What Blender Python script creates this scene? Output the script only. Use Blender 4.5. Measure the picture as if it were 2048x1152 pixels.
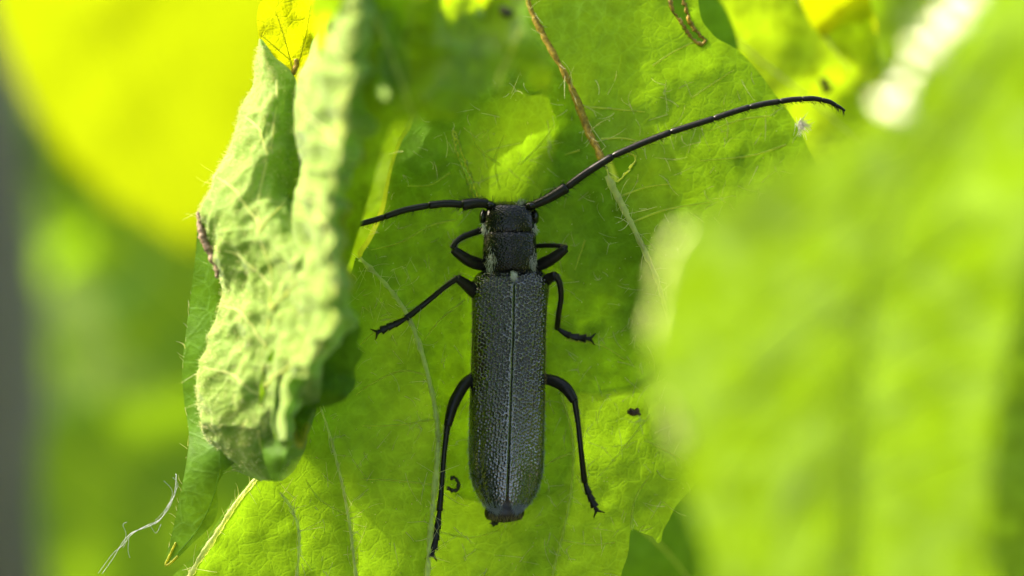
import bpy, math, random
import numpy as np
from mathutils import Vector, Matrix, noise
from mathutils.geometry import delaunay_2d_cdt

random.seed(7); RNG = np.random.default_rng(7)
for o in list(bpy.data.objects): bpy.data.objects.remove(o)
S = bpy.context.scene
COL = S.collection
TILT = Matrix.Rotation(math.radians(-30), 4, 'X')   # the photographer looks 30 degrees down onto the plant
D = 50.0                                   # camera stands 50 units (1 unit = about 2 mm) before the beetle

# ------------------------------------------------------------------ camera
cam = bpy.data.cameras.new('camera'); co = bpy.data.objects.new('camera', cam); COL.objects.link(co)
co.location = TILT @ Vector((0, -D, 0)); co.rotation_euler = (math.radians(60), 0, 0)
cam.sensor_width = 36; cam.lens = 36 * D / 20.48
cam.clip_start = 0.5; cam.clip_end = 3000
cam.dof.use_dof = True; cam.dof.focus_distance = D + 0.22
cam.dof.aperture_fstop = cam.lens * 1e-3 / 2.2
S.camera = co

# ------------------------------------------------------------------ sky and sun
SUN = (TILT @ Vector((-0.72, 0.10, 0.685))).normalized()          # towards the sun: up, left and a little behind the leaves
w = bpy.data.worlds.new('World'); S.world = w; w.use_nodes = True
nt = w.node_tree; bg = nt.nodes['Background']
sky = nt.nodes.new('ShaderNodeTexSky'); sky.sky_type = 'NISHITA'; sky.sun_disc = False
sky.air_density = .8; sky.dust_density = 4.5; sky.ozone_density = .6
sky.sun_elevation = math.asin(SUN.z); sky.sun_rotation = math.atan2(SUN.x, SUN.y)
nt.links.new(sky.outputs[0], bg.inputs[0]); bg.inputs[1].default_value = 0.15
sl = bpy.data.lights.new('sun', 'SUN'); so = bpy.data.objects.new('sun', sl); COL.objects.link(so)
sl.energy = 2.4; sl.angle = math.radians(0.5); sl.color = (1, 0.95, 0.86)
so.rotation_euler = SUN.to_track_quat('Z', 'Y').to_euler(); so.location = SUN * 200
S.view_settings.view_transform = 'Standard'; S.view_settings.look = 'None'
S.view_settings.exposure = 2.27; S.view_settings.gamma = 1; S.view_settings.use_curve_mapping = False
S.cycles.use_denoising = True
S.cycles.max_bounces = 10; S.cycles.transmission_bounces = 8; S.cycles.diffuse_bounces = 6

# ------------------------------------------------------------------ helpers
def W(px, py, d):
    """a photo direction (px, py) at depth d towards the camera -> world point(s)"""
    k = (D - d) / D / 100.0
    return np.stack([(px - 1024.0) * k, -d + 0 * px, (576.0 - py) * k], -1)

def V3(px, py, d): return W(np.float64(px), np.float64(py), np.float64(d))

def catmull(pts, n=8, closed=False):
    P = np.array(pts, float); N = len(P); out = []
    segs = N if closed else N - 1
    for i in range(segs):
        if closed: a, b, c, e = P[(i-1) % N], P[i], P[(i+1) % N], P[(i+2) % N]
        else: a, b, c, e = P[max(i-1, 0)], P[i], P[i+1], P[min(i+2, N-1)]
        for k in range(n):
            t = k / n
            out.append(0.5*((2*b) + (-a+c)*t + (2*a-5*b+4*c-e)*t*t + (-a+3*b-3*c+e)*t**3))
    if not closed: out.append(P[-1])
    return np.array(out)

def resample(P, step):
    seg = np.linalg.norm(np.diff(P[:, :2], axis=0), axis=1); s = np.r_[0, np.cumsum(seg)]
    n = max(2, int(s[-1]/step)); t = np.linspace(0, s[-1], n)
    return np.stack([np.interp(t, s, P[:, j]) for j in range(P.shape[1])], -1)

class TPS:
    def __init__(self, pts, lam=1e-3):
        p = np.array(pts, float); self.c = p[:, :2]/100; z = p[:, 2]; n = len(p)
        K = self._k(self.c) + lam*np.eye(n); Q = np.c_[np.ones(n), self.c]
        A = np.zeros((n+3, n+3)); A[:n, :n] = K; A[:n, n:] = Q; A[n:, :n] = Q.T
        self.w = np.linalg.solve(A, np.r_[z, 0, 0, 0])
    def _k(self, q):
        r2 = ((q[:, None]-self.c[None])**2).sum(-1)
        return 0.5*r2*np.log(r2+1e-9)
    def __call__(self, x, y):
        x = np.asarray(x, float); sh = x.shape; q = np.c_[x.ravel(), np.asarray(y, float).ravel()]/100
        return (self._k(q) @ self.w[:-3] + self.w[-3] + q @ self.w[-2:]).reshape(sh)

def seg_dist(x, y, poly):
    x = np.asarray(x, float); y = np.asarray(y, float); best = np.full(x.shape, 1e9)
    for (a, b) in zip(poly[:-1], poly[1:]):
        vx, vy = b[0]-a[0], b[1]-a[1]; L = vx*vx+vy*vy+1e-9
        t = np.clip(((x-a[0])*vx+(y-a[1])*vy)/L, 0, 1)
        best = np.minimum(best, np.hypot(x-a[0]-t*vx, y-a[1]-t*vy))
    return best

def inside(x, y, poly):
    c = np.zeros(x.shape, bool); n = len(poly); j = n-1
    for i in range(n):
        xi, yi = poly[i][:2]; xj, yj = poly[j][:2]
        if yi != yj:
            c ^= ((yi > y) != (yj > y)) & (x < (xj-xi)*(y-yi)/(yj-yi)+xi)
        j = i
    return c

def vnoise(P, scale, octaves=3, seed=0.0):
    return np.array([noise.fractal(Vector((p[0]*scale+seed, p[1]*scale+seed*1.7, p[2]*scale)), 1.0, 2.0, octaves) for p in P])

_LAT = RNG.normal(0, 1, (64, 64))
def relief(x, y, size):
    """smooth irregular relief, about -1..1, with bumps of the given size in photo pixels"""
    x = np.asarray(x, float)/size; y = np.asarray(y, float)/size; i = np.floor(x).astype(int); j = np.floor(y).astype(int); u = x-i; v = y-j
    u = u*u*u*(u*(u*6-15)+10); v = v*v*v*(v*(v*6-15)+10); L = lambda a, b: _LAT[a % 64, b % 64]
    return ((L(i, j)*(1-u)+L(i+1, j)*u)*(1-v)+(L(i, j+1)*(1-u)+L(i+1, j+1)*u)*v)*.8

class MB:
    """collects geometry; build() links it as ONE mesh object"""
    def __init__(s): s.v = []; s.f = []; s.n = 0; s.uv = []
    def add(s, verts, faces, uv=None):
        verts = np.asarray(verts, float)
        s.v.append(verts); s.f += [tuple(int(i)+s.n for i in f) for f in faces]; s.n += len(verts)
        s.uv.append(verts[:, [0, 2]] if uv is None else np.asarray(uv, float))
    def grid(s, P, uv=None, closed=False):
        R, C = P.shape[:2]; F = []
        for r in range(R-1):
            for c in range(C if closed else C-1):
                c2 = (c+1) % C
                F.append((r*C+c, r*C+c2, (r+1)*C+c2, (r+1)*C+c))
        s.add(P.reshape(-1, 3), F, None if uv is None else uv.reshape(-1, 2))
    def tube(s, pts, rad, n=8, flat=1.0, cap=True, up=(0, -1, 0), half=False):
        P = np.asarray(pts, float); k = len(P)
        rad = np.full(k, rad) if np.isscalar(rad) else np.asarray(rad, float)
        T = np.gradient(P, axis=0); T /= np.linalg.norm(T, axis=1)[:, None]+1e-12
        u = np.array(up, float); base = s.n; rings = []
        ang = np.linspace(-.04, 1.04, n)*math.pi if half else np.arange(n)/n*2*math.pi
        for i in range(k):
            a = np.cross(T[i], u); la = np.linalg.norm(a)
            if la < 1e-4: a = np.cross(T[i], (1, 0, 0.3)); la = np.linalg.norm(a)
            a /= la; b = np.cross(a, T[i])
            rings.append(P[i] + rad[i]*(np.cos(ang)[:, None]*a + flat*np.sin(ang)[:, None]*b))
        vs = np.concatenate(rings); F = []
        for r in range(k-1):
            for c in range(n-1 if half else n):
                c2 = (c+1) % n; F.append((r*n+c, r*n+c2, (r+1)*n+c2, (r+1)*n+c))
        if cap and not half:
            F.append(tuple(range(n))[::-1]); F.append(tuple((k-1)*n+c for c in range(n)))
        s.add(vs, F)
    def build(s, name, mat, parent=None, smooth=True):
        v = np.concatenate(s.v); uv = np.concatenate(s.uv)
        if parent is not None: v = v - np.array(parent_loc(parent))
        me = bpy.data.meshes.new(name); me.from_pydata(v.tolist(), [], s.f)
        lay = me.uv_layers.new(name='UVMap')
        idx = np.empty(len(me.loops), np.int32); me.loops.foreach_get('vertex_index', idx)
        lay.data.foreach_set('uv', uv[idx].astype(np.float32).ravel())
        if smooth: me.polygons.foreach_set('use_smooth', [True]*len(me.polygons))
        me.materials.append(mat); me.update()
        o = bpy.data.objects.new(name, me); COL.objects.link(o)
        if parent is not None: o.parent = parent
        return o

def parent_loc(p):
    l = Vector((0, 0, 0))
    while p is not None: l = l + p.location; p = p.parent
    return l

def tag(o, label=None, cat=None, group=None, kind=None):
    if label: o['label'] = label
    if cat: o['category'] = cat
    if group: o['group'] = group
    if kind: o['kind'] = kind
    return o

def empty(name, loc, label, cat, group=None):
    o = bpy.data.objects.new(name, None); o.empty_display_size = 0.2; COL.objects.link(o); o.location = loc
    return tag(o, label, cat, group)

# ------------------------------------------------------------------ materials
class NT:
    def __init__(s, name):
        s.m = bpy.data.materials.new(name); s.m.use_nodes = True; s.t = s.m.node_tree
        s.t.nodes.clear(); s.out = s.n('ShaderNodeOutputMaterial')
    def n(s, t, **k):
        x = s.t.nodes.new(t)
        for a, b in k.items():
            if a.startswith('i_'): x.inputs[a[2:].replace('_', ' ')].default_value = b
            else: setattr(x, a, b)
        return x
    def l(s, a, b): s.t.links.new(a, b)
    def ramp(s, src, stops):
        r = s.n('ShaderNodeValToRGB'); e = r.color_ramp.elements
        while len(e) < len(stops): e.new(0.5)
        for q, (p, c) in zip(e, stops): q.position = p; q.color = c if len(c) == 4 else (*c, 1)
        s.l(src, r.inputs[0]); return r.outputs[0]
    def mix(s, f, a, b, mode='MIX'):
        x = s.n('ShaderNodeMix', data_type='RGBA', blend_type=mode)
        for k, v in ((0, f), (6, a), (7, b)):
            if hasattr(v, 'links'): s.l(v, x.inputs[k])
            else: x.inputs[k].default_value = v if k == 0 else (*v, 1)
        return x.outputs[2]
    def math(s, op, a, b=0.0):
        x = s.n('ShaderNodeMath', operation=op)
        for k, v in ((0, a), (1, b)):
            if hasattr(v, 'links'): s.l(v, x.inputs[k])
            else: x.inputs[k].default_value = v
        return x.outputs[0]

def leaf_mat(name, refl, trans, fac=0.5, rough=0.45, spec=0.35, vscale=6.0, vein=0.35, bump=0.35, mottle=0.3,
             blotch=None, blotch_amt=0.0, sheen=0.0, bumpdist=0.03):
    M = NT(name); uv = M.n('ShaderNodeUVMap').outputs[0]
    nz = M.n('ShaderNodeTexNoise', i_Scale=3.0, i_Detail=5.0, i_Roughness=0.6); M.l(uv, nz.inputs['Vector'])
    wv = M.n('ShaderNodeVectorMath', operation='MULTIPLY_ADD')
    M.l(nz.outputs['Color'], wv.inputs[0]); wv.inputs[1].default_value = (.12, .12, 0); M.l(uv, wv.inputs[2])
    def vor(sc):
        v = M.n('ShaderNodeTexVoronoi', feature='DISTANCE_TO_EDGE', i_Scale=sc); M.l(wv.outputs[0], v.inputs['Vector'])
        return v.outputs['Distance']
    e1 = M.ramp(vor(vscale*0.36), [(0.0, (1, 1, 1)), (0.07, (0, 0, 0))])
    e2 = M.ramp(vor(vscale), [(0.0, (1, 1, 1)), (0.22, (0, 0, 0))])
    net = M.math('ADD', M.math('MULTIPLY', e1, 0.75), M.math('MULTIPLY', e2, 0.5))
    fine = M.n('ShaderNodeTexNoise', i_Scale=vscale*3.2, i_Detail=3.0); M.l(uv, fine.inputs['Vector'])
    var = M.ramp(nz.outputs[0], [(0.25, (1-mottle,)*3), (0.75, (1+mottle*.4,)*3)])
    def col(c, pale):
        a = M.mix(M.math('MULTIPLY', net, vein), c, pale)
        return M.mix(1.0, a, var, 'MULTIPLY')
    pr = tuple(min(1, x*1.5+0.04) for x in refl); pt = tuple(min(1, x*1.35+0.02*(i < 2)) for i, x in enumerate(trans))
    cr, ct = col(refl, pr), col(trans, pt)
    if blotch:
        b = M.n('ShaderNodeTexNoise', i_Scale=1.1, i_Detail=4.0, i_Roughness=.65); M.l(uv, b.inputs['Vector'])
        bm = M.ramp(b.outputs[0], [(.45, (0, 0, 0)), (.66, (blotch_amt,)*3)])
        cr = M.mix(bm, cr, blotch)
    h = M.math('ADD', M.math('MULTIPLY', net, -0.55), M.math('MULTIPLY', fine.outputs[0], 0.55))
    bp = M.n('ShaderNodeBump', i_Strength=bump, i_Distance=bumpdist); M.l(h, bp.inputs['Height'])
    p = M.n('ShaderNodeBsdfPrincipled', i_Roughness=rough)
    p.inputs['Specular IOR Level'].default_value = spec
    if sheen: p.inputs['Sheen Weight'].default_value = sheen; p.inputs['Sheen Roughness'].default_value = .4
    M.l(cr, p.inputs['Base Color']); M.l(bp.outputs[0], p.inputs['Normal'])
    t = M.n('ShaderNodeBsdfTranslucent'); M.l(ct, t.inputs['Color']); M.l(bp.outputs[0], t.inputs['Normal'])
    mx = M.n('ShaderNodeMixShader'); mx.inputs[0].default_value = fac
    M.l(p.outputs[0], mx.inputs[1]); M.l(t.outputs[0], mx.inputs[2]); M.l(mx.outputs[0], M.out.inputs[0])
    return M.m

def soft_mat(name, refl, trans, fac=0.4, rough=0.5, spec=0.3, nscale=6, amt=.25, bump=.2):
    """veins, hairs, margins: a noisy colour over a translucent body"""
    M = NT(name); tc = M.n('ShaderNodeTexCoord').outputs['Object']
    nz = M.n('ShaderNodeTexNoise', i_Scale=float(nscale), i_Detail=4.0); M.l(tc, nz.inputs['Vector'])
    var = M.ramp(nz.outputs[0], [(.3, (1-amt,)*3), (.7, (1+amt*.3,)*3)])
    p = M.n('ShaderNodeBsdfPrincipled', i_Roughness=rough); p.inputs['Specular IOR Level'].default_value = spec
    M.l(M.mix(1.0, refl, var, 'MULTIPLY'), p.inputs['Base Color'])
    bp = M.n('ShaderNodeBump', i_Strength=bump, i_Distance=.02); M.l(nz.outputs[0], bp.inputs['Height']); M.l(bp.outputs[0], p.inputs['Normal'])
    t = M.n('ShaderNodeBsdfTranslucent'); M.l(M.mix(1.0, trans, var, 'MULTIPLY'), t.inputs['Color'])
    mx = M.n('ShaderNodeMixShader'); mx.inputs[0].default_value = fac
    M.l(p.outputs[0], mx.inputs[1]); M.l(t.outputs[0], mx.inputs[2]); M.l(mx.outputs[0], M.out.inputs[0])
    return M.m

def hard_mat(name, c, c2, rough=.35, spec=.5, nscale=8, bump=.15, coat=0.0, dist=.01, ior=1.5):
    M = NT(name); tc = M.n('ShaderNodeTexCoord').outputs['Object']
    nz = M.n('ShaderNodeTexNoise', i_Scale=float(nscale), i_Detail=6.0, i_Roughness=.65); M.l(tc, nz.inputs['Vector'])
    p = M.n('ShaderNodeBsdfPrincipled'); p.inputs['Specular IOR Level'].default_value = spec
    M.l(M.ramp(nz.outputs[0], [(.35, c), (.7, c2)]), p.inputs['Base Color'])
    M.l(M.ramp(nz.outputs[0], [(.3, (rough*.8,)*3), (.7, (rough*1.25,)*3)]), p.inputs['Roughness'])
    p.inputs['Coat Weight'].default_value = coat; p.inputs['IOR'].default_value = ior; p.inputs['Specular Tint'].default_value = (1, .93, .82, 1)
    bp = M.n('ShaderNodeBump', i_Strength=bump, i_Distance=dist); M.l(nz.outputs[0], bp.inputs['Height']); M.l(bp.outputs[0], p.inputs['Normal'])
    M.l(p.outputs[0], M.out.inputs[0]); return M.m

m_main = leaf_mat('leaf_underside', (.125, .245, .010), (.26, .455, .006), fac=.5, vscale=9.0, vein=.30, bump=.32, rough=.5, spec=.08, bumpdist=.025)
m_back = leaf_mat('leaf_layer', (.05, .11, .006), (.30, .46, .01), fac=.45, vscale=7, vein=.25, spec=.1)
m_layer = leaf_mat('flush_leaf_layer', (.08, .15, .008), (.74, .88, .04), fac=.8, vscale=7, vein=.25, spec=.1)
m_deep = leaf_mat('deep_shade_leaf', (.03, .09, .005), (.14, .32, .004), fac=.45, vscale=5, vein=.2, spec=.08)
m_pale = leaf_mat('pale_downy_leaf', (.19, .285, .042), (.26, .45, .007), fac=.33, rough=.7, spec=.1, vscale=3.6, vein=.6, bump=.6, mottle=.25,
                  blotch=(.17, .26, .03), blotch_amt=.8, sheen=.15, bumpdist=.05)
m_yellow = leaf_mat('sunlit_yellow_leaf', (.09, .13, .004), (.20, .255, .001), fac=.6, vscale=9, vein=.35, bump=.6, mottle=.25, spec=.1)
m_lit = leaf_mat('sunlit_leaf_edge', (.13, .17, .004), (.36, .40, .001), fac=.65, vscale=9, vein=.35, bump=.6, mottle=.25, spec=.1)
m_hang = leaf_mat('hanging_leaf', (.10, .19, .008), (.52, .76, .008), fac=.5, vscale=3, vein=.25, bump=.6, mottle=.5, spec=.12, rough=.4)
m_fore = leaf_mat('foreground_leaf', (.20, .30, .02), (.20, .34, .002), fac=.55, vscale=2.0, vein=.3, bump=.5, mottle=.3, rough=.5, spec=.15,
                  blotch=(.55, .58, .26), blotch_amt=1.0)  # pale downy blotches with the soft sky sheen put into their colour
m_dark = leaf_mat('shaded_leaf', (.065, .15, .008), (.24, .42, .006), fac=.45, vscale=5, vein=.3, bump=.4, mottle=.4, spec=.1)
m_vein = soft_mat('pale_vein', (.58, .62, .22), (.95, 1.0, .2), fac=.55)
m_veing = soft_mat('green_vein', (.42, .52, .08), (.95, 1.0, .10), fac=.6)
m_veinb = soft_mat('dry_brown_vein', (.42, .28, .03), (.70, .50, .03), fac=.3, nscale=14, amt=.65, bump=.7)
m_marg = soft_mat('yellow_margin', (.42, .44, .03), (.75, .72, .01), fac=.55)
m_hair = soft_mat('leaf_down', (.85, .83, .42), (.9, .88, .40), fac=.5, rough=.35, spec=.5, amt=.3)
m_silk = soft_mat('silk', (.5, .52, .45), (.4, .45, .35), fac=.3, rough=.25, spec=.6)
m_dry = hard_mat('dry_leaf_edge', (.10, .055, .02), (.30, .21, .10), rough=.6, nscale=12, bump=.9, dist=.04)
m_black = hard_mat('black_chitin', (.005, .0048, .004), (.012, .011, .008), rough=.18, spec=.38, nscale=18, bump=.08, ior=1.5)
m_elyt = hard_mat('elytra_chitin', (.005, .005, .005), (.010, .010, .0095), rough=.25, spec=1.0, nscale=16, bump=.10, dist=.006, ior=1.85)
m_eye = hard_mat('compound_eye', (.004, .004, .004), (.008, .008, .007), rough=.12, spec=.6, nscale=60, bump=.2)
m_limb = hard_mat('limb_chitin', (.005, .0048, .004), (.016, .013, .008), rough=.36, spec=.28, nscale=14, bump=.2)
m_abd = hard_mat('abdomen_brown', (.014, .009, .003), (.05, .033, .010), rough=.4, nscale=14, bump=.4)
m_grey = soft_mat('grey_setae', (.27, .28, .28), (.2, .2, .2), fac=.08, rough=.3, spec=.6, amt=.2)
m_gold = soft_mat('golden_setae', (.34, .26, .09), (.5, .4, .1), fac=.2, rough=.35, spec=.5)
m_blkhair = soft_mat('black_setae', (.012, .011, .008), (.03, .03, .02), fac=.05, rough=.3)
m_cream = soft_mat('cream_setae', (.72, .70, .50), (.5, .5, .3), fac=.1, rough=.35, spec=.5)
m_frass = hard_mat('frass', (.006, .006, .004), (.03, .022, .01), rough=.3, nscale=9, bump=.8, dist=.05)
m_frassb = hard_mat('brown_frass', (.03, .012, .004), (.10, .05, .02), rough=.6, nscale=9, bump=.9, dist=.05)
m_bark = hard_mat('bark', (.15, .13, .075), (.23, .20, .12), rough=.9, nscale=.25, bump=.8, dist=1.0)
m_soil = hard_mat('soil', (.07, .06, .035), (.10, .10, .05), rough=.95, nscale=.15, bump=.6, dist=.6)

# ------------------------------------------------------------------ a leaf blade from an outline and a depth field
def blade(outline, depth, step=9, holes=(), edge_step=None, smooth=True):
    ol = catmull(outline, 8, True) if smooth else np.array(outline, float)
    ol = resample(np.vstack([ol, ol[:1]]), edge_step or step*.7)[:-1]
    hs = [resample(np.vstack([h, h[:1]]), 4)[:-1] for h in (catmull(h, 6, True) for h in holes)]
    x0, y0 = ol.min(0); x1, y1 = ol.max(0)
    gx, gy = np.meshgrid(np.arange(x0, x1, step), np.arange(y0, y1, step*.866))
    gx = gx + (np.arange(gx.shape[0]) % 2)[:, None]*step*.5
    q = np.c_[gx.ravel(), gy.ravel()] + RNG.normal(0, step*.08, (gx.size, 2))
    k = inside(q[:, 0], q[:, 1], ol) & (seg_dist(q[:, 0], q[:, 1], np.vstack([ol, ol[:1]])) > step*.4)
    for h in hs: k &= ~inside(q[:, 0], q[:, 1], h) & (seg_dist(q[:, 0], q[:, 1], np.vstack([h, h[:1]])) > step*.3)
    q = q[k]; allp = [ol]+hs+[q]; pts = np.vstack(allp); E = []; s0 = 0
    for r in [ol]+hs:
        n = len(r); E += [(s0+i, s0+(i+1) % n) for i in range(n)]; s0 += n
    v, e, f, *_ = delaunay_2d_cdt([Vector(p) for p in pts.tolist()], E, [], 0, 1e-4)
    P = np.array([(a.x, a.y) for a in v]); F = np.array([t for t in f if len(t) == 3])
    c = P[F].mean(1); k = inside(c[:, 0], c[:, 1], ol)
    for h in hs: k &= ~inside(c[:, 0], c[:, 1], h)
    F = F[k]
    used = np.unique(F); mp = np.full(len(P), -1); mp[used] = np.arange(len(used)); P = P[used]; F = mp[F]
    d = depth(P[:, 0], P[:, 1])
    return W(P[:, 0], P[:, 1], d), F, P/100*np.array([1, -1]), ol, P

def build_blade(name, outline, depth, mat, parent=None, **k):
    v, f, uv, ol, P = blade(outline, depth, **k)
    mb = MB(); mb.add(v, f, uv); return mb.build(name, mat, parent), ol

def vein(name, pts, depth, r0, r1, mat, parent, n=6, lift=.3, jitter=0.0):
    p = resample(catmull(pts, 8), 9); t = np.linspace(0, 1, len(p))
    r = (r0*(1-t)+r1*t)/100
    d = depth(p[:, 0], p[:, 1]) + .006
    if jitter: p = p + RNG.normal(0, jitter, p.shape); r = r*(1+RNG.normal(0, .18, len(r)))
    mb = MB(); mb.tube(W(p[:, 0], p[:, 1], d), r, n, half=True); return mb.build(name, mat, parent)

def strand(mb, p0, direc, L, r, curl=.6, n=3, segs=5):
    """one hair: world start, unit direction, length"""
    P = [np.array(p0, float)]; dv = np.array(direc, float); ax = RNG.normal(size=3); ax /= np.linalg.norm(ax)
    for i in range(segs):
        dv = dv + np.cross(ax, dv)*curl/segs; dv /= np.linalg.norm(dv); P.append(P[-1]+dv*L/segs)
    mb.tube(np.array(P), np.linspace(r, r*.35, segs+1), n, cap=False)

# ================================================================== SETTING
g = MB(); n = 24; xs = np.linspace(-1500, 1500, n); X, Y = np.meshgrid(xs, np.linspace(-1200, 1500, n))
g.grid(np.stack([X, Y, -70+0*X+np.sin(X*.01)*1.5+np.cos(Y*.013)*1.5], -1)); tag(g.build('ground', m_soil), kind='structure')

# ================================================================== MAIN LEAF the beetle sits on
VB = [(1046, -40), (1062, 20), (1098, 92), (1130, 148), (1152, 196), (1176, 262), (1192, 292), (1206, 325)]
VR = [(1214, 352), (1236, 395), (1262, 446), (1290, 505), (1318, 570), (1340, 650)]
VL = [(720, 518), (757, 553), (790, 592), (820, 640), (842, 700), (858, 760), (872, 830), (876, 890), (868, 990), (860, 1070), (852, 1200)]
VL2 = [(640, 812), (660, 872), (680, 950), (696, 1030), (706, 1100), (716, 1200)]
VE = [(512, 958), (470, 1010), (432, 1070), (392, 1130), (350, 1210)]
VE2 = [(560, 985), (585, 1020), (598, 1070), (596, 1130), (588, 1200)]
VC = [(1122, 790), (1140, 850), (1147, 905), (1142, 980), (1130, 1050), (1112, 1120), (1096, 1200)]
ctl = [(1020, 470, -.95), (1020, 600, -.95), (1020, 760, -.95), (1015, 900, -.95), (1010, 1010, -.92), (1000, 1120, -.72), (1000, 1230, -.6),
       (900, 600, -.82), (905, 750, -.8), (905, 900, -.78), (1140, 560, -.85), (1165, 700, -.86), (1150, 850, -.83), (1150, 1000, -.75),
       (1120, 1110, -.6), (850, 760, -.55), (870, 950, -.55), (790, 600, -.6), (740, 580, -.55), (760, 750, -.62), (760, 950, -.57), (780, 1150, -.47),
       (690, 900, -.55), (640, 900, -.53), (620, 1100, -.42), (540, 1020, -.42), (450, 1120, -.42), (400, 1200, -.45), (560, 850, -.5),
       (720, 520, -.75), (780, 400, -1.05), (830, 250, -1.2), (870, 330, -.90), (940, 300, -.90), (990, 190, -.58), (1085, 300, -1.22), (1020, 400, -1.15),
       (900, 450, -.98), (1150, 250, -1.05), (1100, 100, -1.05), (1000, 50, -1.25), (1000, -80, -1.3), (1200, 320, -.75), (1260, 440, -.62), (1300, 520, -.58),
       (1180, 450, -.85), (1240, 600, -.85), (1300, 650, -.8), (1350, 420, -.8), (1450, 330, -.98), (1400, 200, -1.0), (1300, 250, -.9), (1250, 100, -.92),
       (1300, -40, -1.0), (1430, 80, -1.1), (1520, 160, -1.1), (1600, 270, -1.1), (1560, 420, -1.1), (1450, 600, -1.2), (1250, 800, -.95), (1240, 930, -.95),
       (1320, 960, -.9), (1290, 1050, -.75), (1240, 1120, -.65), (1420, 850, -1.1), (1200, 1220, -.5)]
_t = TPS(ctl, 2e-3)
def dmain(x, y):
    x = np.asarray(x, float); y = np.asarray(y, float)
    d = _t(x, y)
    for p, a, s in ((VB, .10, 18), (VR, .16, 24), (VL, .17, 26), (VL2, .13, 24), (VE, .18, 30), (VE2, .06, 20), (VC, .07, 30)):
        r = seg_dist(x, y, p); d = d + a*np.exp(-(r/s)) * 1.0
    d = d + .020*relief(x+y*.3, y-x*.2, 62) + .010*relief(x*.9-y*.4+500, y*.9+x*.4, 27) + .003*relief(x+90, y, 11)
    return d
main_ol = [(860, -90), (1100, -95), (1340, -90), (1392, -60), (1396, 0), (1404, 40), (1420, 62), (1436, 78), (1478, 102), (1520, 148), (1548, 186), (1572, 216), (1598, 256),
           (1616, 296), (1640, 350), (1655, 450), (1600, 640), (1520, 800), (1440, 920), (1392, 968), (1376, 986), (1352, 1012), (1338, 1040), (1326, 1062),
           (1322, 1082), (1314, 1086), (1306, 1074), (1284, 1066), (1266, 1058), (1260, 1068), (1256, 1108), (1242, 1150), (1220, 1240), (1000, 1260), (700, 1260), (330, 1250),
           (318, 1190), (345, 1152), (392, 1106), (436, 1042), (470, 996), (500, 962), (520, 930), (560, 850), (610, 740), (650, 640), (688, 575), (702, 545), (708, 528), (711, 516), (722, 516),
           (728, 502), (738, 488), (752, 462), (770, 415), (776, 380), (786, 332), (803, 285), (826, 240), (836, 130), (845, 0)]
hole_a = [(1214, 326), (1222, 312), (1240, 304), (1258, 306), (1270, 314), (1264, 332), (1248, 352), (1234, 364), (1222, 354), (1212, 340)]
hole_b = [(1338, -60), (1352, -40), (1366, 0), (1374, 22), (1382, 48), (1396, 66), (1412, 80), (1398, 88), (1378, 70), (1362, 44), (1344, 20), (1336, -20)]
hole_c = [(906, 262), (914, 268), (918, 290), (928, 318), (938, 344), (948, 372), (958, 402), (952, 404), (941, 376), (930, 348), (920, 322), (910, 294)]
main = empty('green_leaf', W(np.float64(1000), np.float64(700), np.float64(-.95)), 'large green leaf underside the black beetle sits on, with pale ribs and bite holes', 'leaf')
mobj, mol = build_blade('blade', main_ol, dmain, m_main, main, step=8, holes=[hole_a, hole_b, hole_c])
for i, (p, r0, r1, mt, jt) in enumerate([(VB, 5, 8, m_veinb, .45), (VR, 7, 4, m_vein, .3), (VL, 4, 6, m_vein, .3), (VL2, 2.2, 4, m_vein, .2), (VE, 4, 6.5, m_vein, .05), (VE2, 2.5, 4, m_vein, .2), (VC, 2, 3.5, m_veing, .2)]):
    v = vein('vein', p, dmain, r0, r1, mt, main, lift=-.25, jitter=jt, n=8)
    if i == 0: v['label'] = 'dry brown rib'
side = [[(1169, 214), (1225, 218), (1290, 224)], [(1202, 278), (1250, 277), (1300, 288)], [(1160, 300), (1130, 310)], [(1383, 196), (1425, 168), (1468, 140)], [(1305, 132), (1345, 105), (1388, 84)],
        [(1572, 290), (1500, 312), (1400, 322)], [(1540, 232), (1480, 240), (1420, 262)], [(1262, 446), (1330, 420), (1420, 405)], [(1236, 395), (1290, 375), (1340, 368)],
        [(850, 750), (800, 742), (740, 770), (712, 790)], [(872, 838), (800, 850), (725, 852)], [(868, 970), (800, 962), (720, 958)], [(820, 640), (770, 650), (720, 690)],
        [(696, 1030), (640, 1000), (612, 960)], [(912, 440), (860, 452), (800, 485), (742, 500)], [(900, 345), (860, 370), (815, 372)], [(930, 600), (880, 640), (850, 680)],
        [(1147, 905), (1100, 925), (1060, 960)], [(1300, 830), (1260, 880), (1220, 930), (1190, 960)], [(1170, 480), (1150, 540)], [(1290, 880), (1330, 900), (1370, 920)],
        [(1262, 1058), (1270, 1000), (1300, 950)], [(1000, 380), (990, 320), (1010, 270)], [(1000, 330), (960, 300), (940, 260)], [(1040, 330), (1080, 290), (1110, 250)], [(1130, 680), (1200, 690), (1250, 720)],
        [(1120, 1080), (1180, 1090), (1230, 1085)], [(860, 1060), (940, 1075), (1000, 1060)]]
for p in side: vein('side_vein', p, dmain, 2.3, 1.1, m_veing, main, n=5, lift=-.2)
# ragged chewed rims of the bite holes
for h, mt, k in ((hole_a, m_veing, .02), (hole_b, m_veinb, .035), (hole_c, m_veing, .02)):
    q = resample(catmull(h+[h[0]], 6), 4); d = dmain(q[:, 0], q[:, 1])
    mb = MB(); mb.tube(W(q[:, 0]+RNG.normal(0, 1.1, len(q)), q[:, 1]+RNG.normal(0, 1.1, len(q)), d), k*(1+RNG.uniform(-.5, .6, len(q))), 5, cap=False)
    mb.build('chewed_rim', mt, main)
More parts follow.
